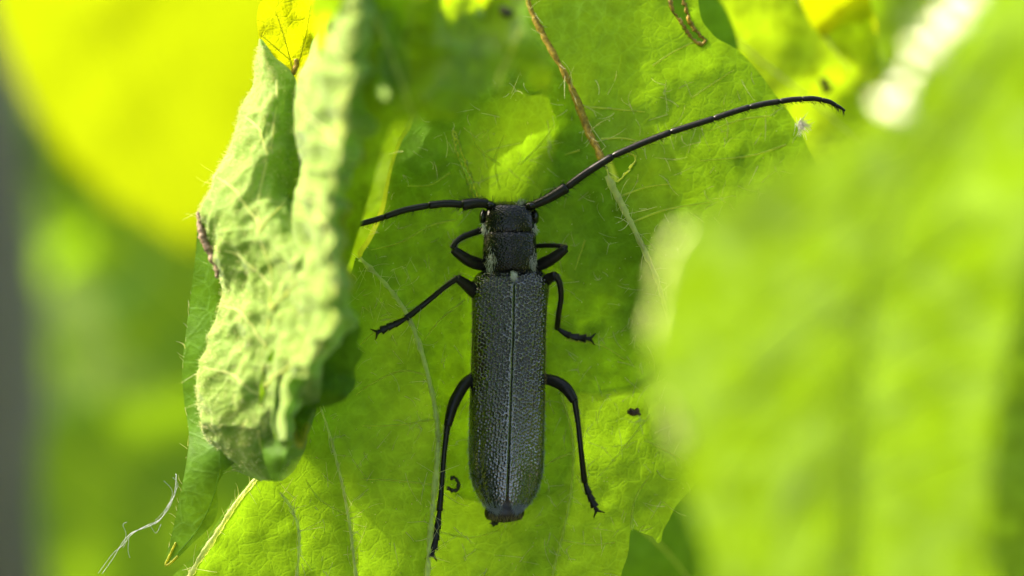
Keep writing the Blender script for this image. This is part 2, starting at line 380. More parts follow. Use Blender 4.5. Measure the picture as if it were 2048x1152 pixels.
# downy hairs of the underside
mb = MB()
def on_main(x, y): return V3(x, y, float(dmain(np.array([x]), np.array([y]))[0])+.01)
cnt = 0
olc = np.vstack([mol, mol[:1]])
while cnt < 620:
    x, y = RNG.uniform(560, 1600), RNG.uniform(150, 1152)
    if not inside(np.array([x]), np.array([y]), mol)[0]: continue
    if x < 700 and y < 800: continue
    cnt += 1; base = on_main(x, y); star = RNG.random() < .10
    for _ in range(RNG.integers(3, 6) if star else 1):
        a = RNG.uniform(0, 6.28) if (star or RNG.random() < .5) else RNG.normal(1.35, .5)*(-1 if RNG.random() < .5 else 1)
        dv = np.array([math.cos(a), -RNG.uniform(.05, .45), math.sin(a)]); dv /= np.linalg.norm(dv)
        strand(mb, base, dv, RNG.gamma(4, .07)*(.7 if star else 1.15), RNG.uniform(.0045, .0085), RNG.uniform(0, 1.6))
for p, nn in ((VL, 70), (VL2, 30), (VR, 40), (VE, 30), (VE2, 20), (VB, 34)):
    q = resample(catmull(p, 6), 4)
    for _ in range(nn):
        x, y = q[RNG.integers(len(q))]; x += RNG.normal(0, 4)
        if y > 1170 or y < 0: continue
        a = RNG.normal(1.3, .7)*(1 if RNG.random() < .5 else -1); dv = np.array([math.cos(a), -RNG.uniform(.1, .5), math.sin(a)]); dv /= np.linalg.norm(dv)
        strand(mb, on_main(x, y)+np.array([0, -.05, 0]), dv, RNG.gamma(4, .08), RNG.uniform(.005, .0085), RNG.uniform(0, 1.2))
for _ in range(420):                                      # tiny glands
    x, y = RNG.uniform(700, 1560), RNG.uniform(200, 1150)
    if inside(np.array([x]), np.array([y]), mol)[0]:
        b = on_main(x, y); r = RNG.uniform(.006, .013); mb.tube(np.array([b, b+np.array([0, -r, 0])]), [r, r*.6], 5)
tag(mb.build('leaf_hair', m_hair, main), kind='stuff')

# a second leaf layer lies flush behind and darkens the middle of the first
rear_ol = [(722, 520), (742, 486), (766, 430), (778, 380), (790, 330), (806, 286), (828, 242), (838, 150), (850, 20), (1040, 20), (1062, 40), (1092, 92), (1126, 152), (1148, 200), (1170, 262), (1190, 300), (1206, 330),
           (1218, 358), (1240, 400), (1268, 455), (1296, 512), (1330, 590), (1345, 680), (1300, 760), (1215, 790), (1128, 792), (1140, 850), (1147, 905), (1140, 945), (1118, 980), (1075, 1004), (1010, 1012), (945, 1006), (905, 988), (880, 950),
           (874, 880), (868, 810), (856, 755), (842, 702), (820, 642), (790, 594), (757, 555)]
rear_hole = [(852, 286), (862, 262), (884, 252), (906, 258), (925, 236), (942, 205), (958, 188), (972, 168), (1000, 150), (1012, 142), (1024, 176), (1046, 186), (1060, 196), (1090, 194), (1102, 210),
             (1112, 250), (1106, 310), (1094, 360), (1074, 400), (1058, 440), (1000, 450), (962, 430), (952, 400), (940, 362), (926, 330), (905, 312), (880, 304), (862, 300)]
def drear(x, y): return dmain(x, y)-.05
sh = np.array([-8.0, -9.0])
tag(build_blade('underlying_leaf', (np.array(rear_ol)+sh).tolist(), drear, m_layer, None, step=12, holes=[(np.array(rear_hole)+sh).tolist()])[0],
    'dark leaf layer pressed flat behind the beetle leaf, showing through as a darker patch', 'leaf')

# ================================================================== CURLED PALE LEAF on the left
def sheet_rows(rows, prof, ny, nx, wr=.16, ws=1.1, seed=0.0, tooth=0.0):
    """rows: (y, left, right); prof(u, v) -> (fraction across, depth)"""
    R = np.array(rows, float); ys = np.linspace(R[0, 0], R[-1, 0], ny)
    C = catmull(R, 10); o = np.argsort(C[:, 0]); L = np.interp(ys, C[o, 0], C[o, 1]); Rr = np.interp(ys, C[o, 0], C[o, 2])
    u = np.linspace(0, 1, nx); v = np.linspace(0, 1, ny)
    U, Vv = np.meshgrid(u, v); fx, d = prof(U, Vv, ys[:, None]+0*U)
    Rt = Rr + tooth*np.abs(np.sin(ys/21+np.sin(ys/60)))
    px = L[:, None]*(1-fx) + Rt[:, None]*fx; py = ys[:, None]+0*px
    P = W(px, py, d)
    N = np.cross(np.gradient(P, axis=0), np.gradient(P, axis=1)); N /= np.linalg.norm(N, axis=2)[..., None]+1e-9
    if N[ny//2, nx//2, 1] > 0: N = -N
    q = P.reshape(-1, 3)
    f = vnoise(q*np.array([1, 1, .6]), ws*.8, 2, seed)*wr + vnoise(q, ws*2.4, 2, seed+9)*wr*.2
    q2 = q@np.array([[.8, 0, .6], [0, 1, 0], [-.6, 0, .8]]); f = f*.75-np.abs(vnoise(q2*np.array([1, .6, .45]), ws*1.25, 3, seed+4))*wr*1.15-np.abs(vnoise(q2*np.array([.5, .5, 1.1]), ws*.9, 2, seed+14))*wr*.8
    fade = np.minimum(1, np.minimum(np.clip((1-np.abs(2*U-1))*3, .35, 1), 1))
    fade = fade*np.clip(Vv*9, .1, 1)*np.clip((1-Vv)*9, .15, 1)
    P = P + N*(f.reshape(ny, nx)*fade)[..., None]
    return P, np.stack([px/100+d*.35, -py/100], -1)

def piece(xs, ys): return lambda u: np.interp(u, xs, ys)
def smoothpiece(xs, ys):
    c = catmull(np.c_[xs, ys], 10); return lambda u: np.interp(u, c[:, 0], c[:, 1])

curl = empty('curled_leaf', W(np.float64(560), np.float64(600), np.float64(1.0)), 'crumpled pale downy leaf rolled up along the left of the beetle', 'leaf')
of = smoothpiece([0, .15, .3, .5, .75, 1], [.14, .0, .10, .38, .72, 1.0]); od = smoothpiece([0, .15, .3, .5, .75, 1], [-.3, .45, 1.05, 1.75, 1.6, .5])
def prof_outer(U, V, Yp):
    k = np.interp(Yp, [80, 200, 420, 700, 860, 960], [.35, .75, 1, 1.1, 1.0, .55]); low = np.clip((Yp-390)/130, 0, 1)*np.clip((900-Yp)/120, 0, 1); x = np.clip((U-.5)/.5, 0, 1)
    return of(U), od(U)*k + low*2.3*x*x*(3-2*x)
outer = [(78, 517, 524), (110, 512, 548), (150, 500, 588), (200, 481, 600), (250, 466, 606), (310, 442, 610), (360, 420, 610), (395, 402, 610), (430, 396, 612), (480, 408, 615),
         (530, 428, 622), (570, 433, 640), (620, 424, 650), (680, 408, 655), (740, 394, 650), (800, 386, 640), (850, 396, 625), (900, 424, 610), (940, 470, 590), (962, 520, 565)]
P, uv = sheet_rows(outer, prof_outer, 230, 74, wr=.17, ws=1.15, seed=3.1)
mb = MB(); mb.grid(P, uv); mb.build('outer_fold', m_pale, curl); Pouter = P
nf = smoothpiece([0, .17, .36, .56, .74, .86, 1], [-.05, .10, .42, .78, 1.0, .80, .62]); nd = smoothpiece([0, .17, .36, .56, .74, .86, 1], [.4, 3.0, 5.0, 5.2, 4.1, 1.9, -1.3])  # last points: hidden back wall added to keep sun off the beetle
def prof_inner(U, V, Yp):
    k = np.interp(Yp, [-80, 120, 420, 600, 680, 760, 900], [1.15, 1.1, 1.0, .98, .92, .8, .62])
    low = np.clip((Yp-600)/180, 0, 1); d = np.where(nd(U) > 0, nd(U)*k, nd(U)) - low*np.clip(U-.25, 0, .5)*1.6 + np.clip((Yp-390)/130, 0, 1)*1.9*np.exp(-(U/.11)**2)
    return nf(U), d
inner = [(-80, 655, 765), (0, 648, 752), (60, 638, 745), (120, 612, 742), (160, 596, 742), (250, 590, 742), (300, 592, 722), (350, 596, 698), (400, 590, 690), (450, 588, 690), (500, 592, 698),
         (550, 590, 704), (600, 588, 708), (640, 582, 712), (680, 575, 695), (720, 566, 664), (760, 556, 634), (800, 549, 606), (850, 546, 584), (880, 552, 570)]
P, uv = sheet_rows(inner, prof_inner, 190, 56, wr=.28, ws=1.0, seed=8.3, tooth=16)
mb = MB(); mb.grid(P, uv); mb.build('inner_fold', m_pale, curl)
def fold_vein(G, cells, r0, r1):
    c = catmull(cells, 8); i = np.clip(np.round(c[:, 0]).astype(int), 0, G.shape[0]-1); j = np.clip(np.round(c[:, 1]).astype(int), 0, G.shape[1]-1)
    pts = G[i, j].copy(); k = np.r_[True, np.linalg.norm(np.diff(pts, axis=0), axis=1) > 1e-4]; pts = pts[k]
    pts[1:-1] = (pts[:-2]+4*pts[1:-1]+pts[2:])/6
    mb = MB(); mb.tube(pts, np.linspace(r0, r1, len(pts)), 6, half=True); mb.build('side_vein', m_vein, curl)
for cs in ([(20, 50), (70, 46), (120, 44), (170, 42), (215, 44)], [(60, 46), (46, 34), (40, 22)], [(95, 45), (78, 32), (72, 20)], [(128, 44), (112, 30), (108, 18)], [(158, 42), (142, 30), (138, 18)], [(186, 42), (174, 30), (170, 18)], [(100, 45), (88, 56), (80, 66)], [(140, 44), (126, 56), (120, 68)], [(180, 42), (168, 56), (162, 66)]):
    fold_vein(Pouter, cs, .024, .010)
for cs in ([(0, 22), (50, 21), (100, 20), (150, 19)], [(40, 21), (28, 13), (24, 8)], [(75, 21), (62, 12), (58, 7)], [(105, 20), (94, 12), (90, 6)], [(60, 21), (50, 30), (46, 38)], [(95, 20), (84, 30), (80, 38)], [(125, 20), (116, 30), (112, 37)]):
    fold_vein(P, cs, .03, .012)
e = P[60:138, 41]; r = .045+.03*np.sin(np.arange(len(e))*.42)**2
mb = MB(); mb.tube(e, r, 6); mb.build('margin', m_marg, curl)
fold_ol = [(545, 700), (640, 640), (700, 630), (722, 660), (716, 690), (728, 708), (708, 740), (712, 768), (688, 800), (660, 812), (630, 820), (616, 850), (608, 888), (598, 892), (588, 868), (580, 880), (566, 930), (556, 962), (540, 950), (520, 880), (520, 780)]
tfo = TPS([(560, 720, 2.2), (640, 660, 2.6), (715, 680, 2.7), (640, 740, 2.0), (700, 780, 1.9), (600, 800, 2.2), (602, 890, 2.9), (550, 950, 1.6), (530, 800, 1.9), (560, 860, 2.0)])
def dfo(x, y): return tfo(x, y)+.15*relief(x, y, 34)
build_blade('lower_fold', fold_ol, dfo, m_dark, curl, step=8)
q = resample(catmull([(614, 850), (606, 886), (598, 890), (590, 862)], 8), 4); mb = MB(); mb.tube(W(q[:, 0], q[:, 1], dfo(q[:, 0], q[:, 1])), .05, 6); mb.build('tip', m_marg, curl)
# fuzz on the outer silhouette
mb = MB()
for _ in range(520):
    i, j = RNG.integers(4, 225), RNG.integers(6, 20); b = Pouter[i, j]
    dv = np.array([-1, -.3, RNG.normal(0, .5)]); dv /= np.linalg.norm(dv)
    strand(mb, b, dv, RNG.uniform(.04, .10) if RNG.random() < .97 else .4, .004, .8)
tag(mb.build('leaf_hair', m_hair, curl), kind='stuff')
mb = MB()                                                 # short down all over the folds
for _ in range(3200):
    i, j = RNG.integers(4, 225), RNG.integers(10, 66); b = Pouter[i, j]
    dv = np.array([RNG.normal(-.3, .5), -.6, RNG.normal(.1, .5)]); dv /= np.linalg.norm(dv); strand(mb, b, dv, RNG.uniform(.05, .11), .0038, .8, segs=2)
for _ in range(2200):
    i, j = RNG.integers(4, 170), RNG.integers(4, 38); b = P[i, j]
    dv = np.array([RNG.normal(-.3, .5), -.6, RNG.normal(.1, .5)]); dv /= np.linalg.norm(dv); strand(mb, b, dv, RNG.uniform(.05, .12), .004, .8, segs=2)
tag(mb.build('leaf_hair', m_hair, curl), kind='stuff')
# dry brown torn edge at its left
q = resample(catmull([(397, 424), (401, 455), (409, 482), (421, 508), (432, 530), (434, 556)], 8), 4)
mb = MB(); t = np.linspace(0, 1, len(q)); mb.tube(W(q[:, 0]+RNG.normal(0, 1, len(q)), q[:, 1], .62+.25*t), (.03+.05*np.sin(t*math.pi))*(1+RNG.uniform(-.25, .35, len(q))), 7)
mb.build('dry_edge', m_dry, curl)

# dark lobe under the roll, with its pointed yellow tip
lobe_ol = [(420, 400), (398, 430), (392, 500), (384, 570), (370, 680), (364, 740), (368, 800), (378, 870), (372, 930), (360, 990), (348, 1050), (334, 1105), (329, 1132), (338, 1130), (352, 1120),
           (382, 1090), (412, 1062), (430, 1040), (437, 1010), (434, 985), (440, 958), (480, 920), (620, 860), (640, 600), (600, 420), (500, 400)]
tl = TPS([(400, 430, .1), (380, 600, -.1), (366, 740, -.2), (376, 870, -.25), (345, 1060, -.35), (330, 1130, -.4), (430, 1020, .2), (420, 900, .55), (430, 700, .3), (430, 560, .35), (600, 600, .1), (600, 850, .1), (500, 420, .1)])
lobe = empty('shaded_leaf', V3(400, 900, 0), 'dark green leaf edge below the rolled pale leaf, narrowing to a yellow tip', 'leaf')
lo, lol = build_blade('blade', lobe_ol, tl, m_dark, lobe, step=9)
q = resample(catmull([(352, 1085), (340, 1110), (331, 1130), (340, 1127), (356, 1112)], 8), 3)
mb = MB(); mb.tube(W(q[:, 0], q[:, 1], tl(q[:, 0], q[:, 1])), .024, 6); mb.build('tip', m_marg, lobe)
vein('vein', [(440, 940), (425, 1000), (395, 1060), (345, 1118)], tl, 1.6, .8, m_dark, lobe)
mb = MB()
for _ in range(34):
    y = RNG.uniform(560, 1120); x = np.interp(y, [400, 570, 740, 870, 1000, 1132], [398, 384, 365, 378, 358, 329])
    a = RNG.normal(1.6, .6); dv = np.array([-abs(math.cos(a)), -.2, math.sin(a)]); dv /= np.linalg.norm(dv)
    strand(mb, V3(x+1, y, float(tl(np.array([x]), np.array([y]))[0])), dv, RNG.gamma(3, .05), .005, 1.0)
tag(mb.build('leaf_hair', m_hair, lobe), kind='stuff')

# ================================================================== HANGING LEAF at the top middle
top_ol = [(650, -110), (1030, -110), (1052, -30), (1048, 30), (1062, 70), (1088, 110), (1104, 150), (1098, 182), (1070, 176), (1046, 160), (1022, 138), (1004, 150), (980, 168), (956, 184), (940, 210),
          (920, 228), (905, 244), (880, 236), (860, 246), (838, 234), (812, 246), (790, 246), (770, 282), (752, 345), (730, 420), (712, 480), (692, 540), (668, 560), (650, 400), (640, 150)]
tt = TPS([(660, -100, 3.9), (850, -100, 3.0), (1040, -100, 2.2), (700, 60, 3.3), (760, 40, 3.6), (830, 60, 2.9), (820, 150, 3.7), (760, 190, 3.9), (720, 230, 2.8), (900, 100, 3.5), (880, 190, 3.9), (950, 60, 2.7), (1000, 100, 3.3),
          (1040, 20, 2.9), (1060, 130, 3.3), (1100, 170, 3.0), (960, 180, 3.6), (840, 240, 3.7), (770, 280, 2.4), (730, 300, 2.1), (740, 400, 1.5), (690, 540, .7), (660, 400, 1.2), (650, 200, 2.0)], 5e-3)
def dtop(x, y): return 1.45*tt(x, y) + .30*relief(x, y+300, 62) + .09*relief(x+800, y, 28)
hang = empty('hanging_leaf', V3(880, 100, 3), 'dark blurred ragged leaf hanging over the top middle, just above the beetle head', 'leaf')
build_blade('blade', top_ol, dtop, m_hang, hang, step=10)
vein('vein', [(1040, 60), (1020, 110), (1000, 150), (996, 175)], dtop, 5, 3, m_veing, hang)
vein('vein', [(700, -60), (760, 60), (800, 160), (830, 240)], dtop, 7, 4, m_veing, hang)
for (x, y, rr) in ((768, 186, 11), (716, 30, 16), (958, 26, 12), (726, 146, 11)):      # pale pieces standing in for sunlit bits of the leaf
    mb = MB(); a = np.linspace(-.5, .5, 9)[:, None]; b = np.linspace(-.5, .5, 9)[None]
    X = x+rr*2*(b+.25*a); Yp = y+rr*2.6*a; dd = float(dtop(np.array([x]), np.array([y]))[0])+.22+.8*rr/40*(a+b)*1.4-1.2*(a**2+b**2)*rr/40
    k = np.sqrt(np.clip(1-2.6*(a**2+b**2)*.55, .05, 1)); mb.grid(W(x+(X-x)*k, y+(Yp-y)*k, dd+0*X)); mb.build('sunlit_bit', m_marg if x == 770 else m_pale, hang)

# yellow sunlit lobe peeping out over the roll
lobe2 = [(560, -90), (530, -30), (516, 20), (514, 50), (520, 90), (528, 130), (556, 190), (620, 200), (665, 120), (680, -20), (680, -90)]
def dY(x, y): return .05-.20*(x-590)/100-.26*(y-60)/100+.05*relief(x, y, 40)+.02*np.sin(x/9)*np.sin(y/11)
yl = empty('sunlit_leaf', V3(590, 60, 0), 'bright yellow sunlit leaf edge peeping out above the rolled pale leaf', 'leaf')
build_blade('blade', lobe2, dY, m_lit, yl, step=8)
for p in ([(588, 150), (570, 80), (550, 20)], [(590, 150), (610, 80), (622, 10)], [(580, 120), (545, 90), (522, 70)]): vein('vein', p, dY, 1.8, 1, m_marg, yl, n=5)
q = resample(catmull([(584, 152), (588, 142), (592, 130), (590, 118)], 6), 3)
mb = MB(); mb.tube(W(q[:, 0]+RNG.normal(0, 1.5, len(q)), q[:, 1], .3+0*q[:, 0]), .05, 6); mb.build('dry_scar', m_veinb, yl)

# ================================================================== RIGHT FOREGROUND LEAF, far out of focus
fg_ol = [(2010, -160), (1960, -60), (1925, 20), (1880, 60), (1850, 100), (1820, 150), (1790, 215), (1745, 240), (1690, 270), (1620, 305), (1540, 350), (1460, 400), (1400, 440), (1350, 480), (1322, 540),
         (1312, 600), (1300, 660), (1298, 720), (1310, 790), (1330, 850), (1350, 920), (1372, 990), (1400, 1060), (1420, 1130), (1450, 1260), (1990, 1300), (1975, 1100), (1985, 900), (2005, 750), (2045, 600), (2150, 400), (2300, 0), (2280, -160)]
tf = lambda x, y: 14.0-.20*(x-1300)/100*.72-.16*(y-576)/100*.72+.05*np.exp(-((x-(1710+np.clip(576-y, 0, 700)*.36))/46)**2)
def dfg(x, y): return tf(x, y)+.07*relief(x*.8+y*.5, y-.6*x, 170)+.02*relief(x, y, 60)
fgl = empty('foreground_leaf', V3(1700, 700, 9), 'large bright blurred leaf in the right foreground with white glints on its edge', 'leaf')
build_blade('blade', fg_ol, dfg, m_fore, fgl, step=16)
RIB = [(2030, 60), (1940, 190), (1830, 350), (1765, 480), (1735, 600), (1718, 750), (1705, 950), (1695, 1240)]
vein('midrib', RIB, dfg, 10, 18, m_veing, fgl, n=8, lift=.2)
for p in ([(1830, 350), (1700, 390), (1580, 470)], [(1765, 480), (1620, 560), (1480, 680)], [(1735, 600), (1600, 700), (1450, 830)], [(1718, 760), (1580, 860), (1470, 980)], [(1710, 900), (1600, 1000), (1530, 1100)],
          [(1740, 580), (1860, 520), (1990, 430)], [(1722, 720), (1860, 650), (2000, 600)], [(1712, 860), (1850, 790), (1980, 740)], [(1704, 1000), (1850, 920), (1980, 880)]):
    vein('side_vein', p, dfg, 7, 4, m_veing, fgl, n=6)
m_glint = soft_mat('white_glint', (.86, .86, .55), (.7, .75, .3), fac=.2, rough=.35, spec=.6)
m_glinty = soft_mat('yellow_glint', (.62, .68, .20), (.8, .9, .1), fac=.3, rough=.4)
def glint_strip(pts, wd, mat):  # pale strips stand in for sun glints on the leaf margin
    q = resample(catmull(pts, 8), 8); t = np.linspace(0, 1, len(q)); ws = np.array(wd); wv = np.interp(t, np.linspace(0, 1, len(ws)), ws)/100*(1+RNG.uniform(-.3, .3, len(q)))
    mb = MB(); mb.tube(W(q[:, 0], q[:, 1], dfg(q[:, 0], q[:, 1])+.1), wv, 8, flat=.22, up=(-.62, -.62, .48)); mb.build('margin_glint', mat, fgl)
for pts, wd in (([(1776, 226), (1786, 212), (1794, 202)], [12, 26, 10]), ([(1800, 190), (1806, 176), (1810, 166)], [5, 11, 6]), ([(1816, 152), (1822, 142), (1832, 130)], [6, 13, 9]), ([(1846, 112), (1852, 100), (1860, 90)], [10, 27, 12]),
                ([(1872, 76), (1880, 66), (1888, 56)], [9, 20, 8]), ([(1898, 46), (1908, 34), (1920, 22)], [14, 28, 12]), ([(1930, 8), (1938, -6), (1944, -20)], [10, 24, 14])):
    glint_strip(pts, [v*1.45 for v in wd], m_glint)
glint_strip([(1372, 452), (1352, 478), (1334, 512)], [5, 8, 5], m_glinty)
glint_strip([(1330, 525), (1322, 560), (1320, 592)], [7, 11, 6], m_glinty)
glint_strip([(1314, 606), (1306, 650), (1304, 690)], [5, 9, 5], m_glinty)
glint_strip([(1330, 800), (1352, 850), (1366, 900)], [8, 18, 8], m_glinty)

# ================================================================== BACKGROUND LEAVES
def plane_depth(d0, cx, cy, sx, sy, amp=.0):
    """sx, sy: depth change per 100 photo pixels to the right / downward"""
    return lambda x, y: d0+(x-cx)/100*sx+(y-cy)/100*sy+amp*relief(x, y, 110)
def back_leaf(name, ol, dep, mat, label, ribs=(), step=22, group=None, rib_mat=None, rr=5):
    c = np.mean(np.array(ol, float), 0); o = empty(name, V3(c[0], c[1], float(dep(np.array([c[0]]), np.array([c[1]]))[0])), label, 'leaf', group)
    build_blade('blade', ol, dep, mat, o, step=step)
    for p in ribs: vein('vein', p, dep, rr, rr*.6, rib_mat or m_veing, o)
    return o
back_leaf('yellow_leaf', [(-420, -500), (-60, -60), (-10, 50), (30, 150), (70, 232), (96, 262), (140, 326), (176, 352), (230, 412), (262, 420), (320, 462), (400, 500), (480, 490), (580, 410), (660, 250), (690, 0), (620, -500)],
          plane_depth(-40, 250, 150, -1.0, -1.0, .25), m_yellow, 'large blurred yellow leaf glowing in the upper left', ribs=[[(100, -300), (200, 0), (300, 250), (390, 450)]], rib_mat=m_marg)
back_leaf('gap_leaf', [(690, 160), (760, 120), (840, 150), (850, 260), (800, 420), (740, 560), (700, 600), (670, 580), (670, 400)],
          plane_depth(-2.2, 760, 400, .0, -.08, .04), m_fore, 'light green leaf strip glimpsed in the gap between the rolled leaf and the beetle leaf', step=14)
back_leaf('upper_leaf', [(1300, -140), (1380, -140), (1720, -120), (1740, 0), (1760, 120), (1800, 300), (1760, 420), (1640, 380), (1560, 300), (1460, 180), (1330, 80)],
          plane_depth(-5.5, 1550, 150, 0, -.06, .12), m_hang, 'mid green blurred leaf behind the long antenna tip at the upper right', ribs=[[(1430, 40), (1500, 104), (1570, 160), (1660, 232), (1760, 330)], [(1560, -60), (1640, 60), (1700, 140)]], step=14, rib_mat=m_vein, rr=4)
back_leaf('sunlit_spot', [(1560, -160), (1600, 0), (1640, 70), (1700, 115), (1738, 110), (1752, 60), (1735, -20), (1700, -160)],  # separate yellow piece put in for a sunlit spot on the leaf
          plane_depth(-5.0, 1660, 20, -.6, -.6), m_lit, 'small yellow piece standing in for a sunlit leaf spot at the top right behind the glinting leaf edge', step=14)
back_leaf('corner_leaf', [(1700, -260), (1720, 0), (1730, 160), (1760, 320), (1900, 400), (2200, 300), (2250, -260)],
          plane_depth(-8, 1900, 50, -.12, -.1, .2), m_fore, 'fresh green blurred leaf filling the top right corner behind the white glints', ribs=[[(1800, -200), (1860, 50), (1880, 250)]])
back_leaf('low_leaf', [(1120, 960), (1300, 900), (1500, 900), (1650, 1000), (1700, 1200), (1600, 1400), (1200, 1400), (1100, 1200)],
          plane_depth(-5, 1350, 1100, 0, .3, .05), m_deep, 'deep green blurred leaf below the serrated lower edge of the beetle leaf', ribs=[[(1200, 1000), (1330, 1100), (1480, 1300)]], step=16, rr=2)
back_leaf('side_leaf', [(1930, 560), (2100, 480), (2300, 700), (2260, 1300), (1960, 1300), (1900, 900)],
          plane_depth(-9, 2050, 900, 0, .2, .1), m_dark, 'dark green blurred leaf at the right edge beside the foreground leaf', ribs=[[(2100, 560), (2080, 900), (2060, 1250)]])
back_leaf('behind_leaf', [(880, 100), (1000, -60), (1200, -80), (1380, -60), (1480, 120), (1420, 500), (1300, 700), (1100, 640), (950, 520), (890, 300)],
          plane_depth(-3.2, 1200, 280, 0, .2, .05), m_deep, 'dark green leaf seen only through the bite holes of the beetle leaf', ribs=[[(1000, 0), (1200, 280), (1300, 600)]], step=16)
GL = 'out of focus leaves behind the rolled leaf'
back_leaf('far_leaf', [(180, 420), (260, 380), (420, 360), (560, 460), (600, 700), (480, 780), (330, 760), (220, 650)], plane_depth(-45, 380, 560, 0, .22, .3), m_dark, 'dark blurred leaf directly under the glowing yellow leaf', ribs=[[(220, 450), (360, 580), (520, 720)]], group=GL)
back_leaf('far_leaf', [(110, 560), (240, 520), (330, 640), (360, 800), (300, 930), (180, 960), (110, 860), (90, 700)], plane_depth(-56, 230, 740, 0, .3, .3), m_pale, 'soft pale green blurred leaf low at the left beside the grey trunk', ribs=[[(150, 580), (220, 740), (260, 920)]], group=GL)
back_leaf('far_leaf', [(100, 820), (280, 800), (460, 700), (620, 800), (640, 1000), (600, 1300), (200, 1340), (90, 1150)], plane_depth(-50, 350, 1000, 0, .05, .3), m_dark, 'olive green blurred leaf behind the silk thread at the lower left', ribs=[[(150, 900), (330, 1050), (520, 1250)]], group=GL)

# grey trunk far off to the left
TX, TY = -31.0, 70.0
tr = empty('tree_trunk', (TX, TY, -70), 'grey blurred tree trunk at the far left edge', 'tree trunk')
mb = MB(); z = np.linspace(-70, 90, 60); a = np.linspace(0, 2*math.pi, 48, endpoint=False)
Z, A = np.meshgrid(z, a, indexing='ij'); R = 6.6-(Z+70)*.012+.25*np.sin(A*9+Z*.15)*np.sin(Z*.3+A*3)+1.6*np.exp(-(Z+70)/8)
mb.grid(np.stack([TX+R*np.cos(A), TY+R*np.sin(A), Z], -1), closed=True); mb.build('trunk', m_bark, tr)
for (zz, aa, L) in ((60, 3.6, 26), (78, .2, 20)):
    t = np.linspace(0, 1, 10)[:, None]; b = np.array([TX, TY, zz]); dv = np.array([math.cos(aa), math.sin(aa), .9])
    mb = MB(); mb.tube(b+dv*t*L+np.array([0, 0, 4])*t*t, np.linspace(2.2, .6, 10), 10); mb.build('branch', m_bark, tr)
# far undergrowth that closes the view
mb = MB(); nl = 15000
for i in range(nl):
    x, y = RNG.uniform(-75, 75), RNG.uniform(45, 215); z = -69+RNG.gamma(2, 3)
    if y < 84 and x < -16: continue
    c = np.array([x, y, z]); u = RNG.normal(size=3); u /= np.linalg.norm(u); v = np.cross(u, RNG.normal(size=3)); v /= np.linalg.norm(v)
    L, w_ = RNG.uniform(4, 7), RNG.uniform(2, 3.4)
    mb.add([c-u*L*.5, c+v*w_*.5-u*.1*L, c+u*L*.5, c-v*w_*.5-u*.1*L], [(0, 1, 2), (0, 2, 3)])
tag(mb.build('undergrowth', m_dark, None, smooth=False), kind='stuff')

# added foliage out of view on both sides, dark reflections for the wing covers
mb = MB()
for sd in (-1, 1):
    for i in range(1700):
        az = math.radians(RNG.uniform(25, 78))*sd; r = RNG.uniform(85, 125); c = np.array([r*math.sin(az), -r*math.cos(az), RNG.uniform(-68, 135)])
        if c[2] > 110 and RNG.random() < .5: continue
        a = np.array([RNG.normal(0, .5), RNG.normal(0, .5), -1]); a /= np.linalg.norm(a); n_ = np.array([-math.sin(az), math.cos(az), .5])+RNG.normal(0, .5, 3)
        b = np.cross(a, n_); b /= np.linalg.norm(b); n_ = np.cross(b, a); L = RNG.uniform(16, 30); w_ = L*.33
        mb.add([c, c+a*L*.35+b*w_-n_*1.5, c+a*L*.35+n_, c+a*L*.35-b*w_-n_*1.5, c+a*L-n_*3], [(0, 1, 2), (0, 2, 3), (1, 4, 2), (2, 4, 3)])
tag(mb.build('added_dark_foliage', m_back), kind='stuff')

# ================================================================== THE BEETLE
BZ = .0
beetle = empty('beetle', W(np.float64(1018), np.float64(760), np.float64(-.92)), 'slim black longhorn beetle resting head up on the green leaf', 'beetle')

def loft(rows, nu, nv, e=2.3, pit=None, seed=0):
    """rows: (y, centre x, half width, centre depth, half height); closed rings"""
    C = catmull(rows, 12); ys = np.linspace(rows[0][0], rows[-1][0], nv); R = np.stack([ys]+[np.interp(ys, C[:, 0], C[:, j]) for j in range(1, 5)], -1)
    a = np.linspace(0, 2*math.pi, nu, endpoint=False); ca, sa = np.cos(a), np.sin(a)
    cx = np.sign(ca)*np.abs(ca)**(2/e); sx = np.sign(sa)*np.abs(sa)**(2/e)
    px = R[:, 1:2]+R[:, 2:3]*cx; d = R[:, 3:4]+R[:, 4:5]*sx; py = ys[:, None]+0*px
    if pit:
        sp, rad, dep = pit; d = d - pits(px, py, sp, rad, dep, seed)*(np.clip(sx, 0, 1)[None])
    return W(px, py, d), px, py, d

def pits(px, py, sp, rad, dep, seed=0):
    """staggered rows of round punctures -> depth of the hollow at each point"""
    px, py = px*.82+py*.57, py*.82-px*.57
    sy = sp*.9; r0 = np.floor(py/sy).astype(int); out = np.zeros(px.shape)
    def h(i, j, k):
        v = np.sin(i*127.1+j*311.7+k*74.7+seed)*43758.5453; return v-np.floor(v)
    for dr in (-1, 0, 1):
        r = r0+dr; off = (r % 2)*.5; c0 = np.round(px/sp-off)
        for dc in (-1, 0, 1):
            c = c0+dc; x = (c+off+(h(r, c, 1)-.5)*.5)*sp; y = (r+.5+(h(r, c, 2)-.5)*.5)*sy
            q = np.hypot(px-x, py-y)/(rad*(.75+.5*h(r, c, 3))); out = np.maximum(out, np.clip(1-q*q, 0, 1))
    return out*dep

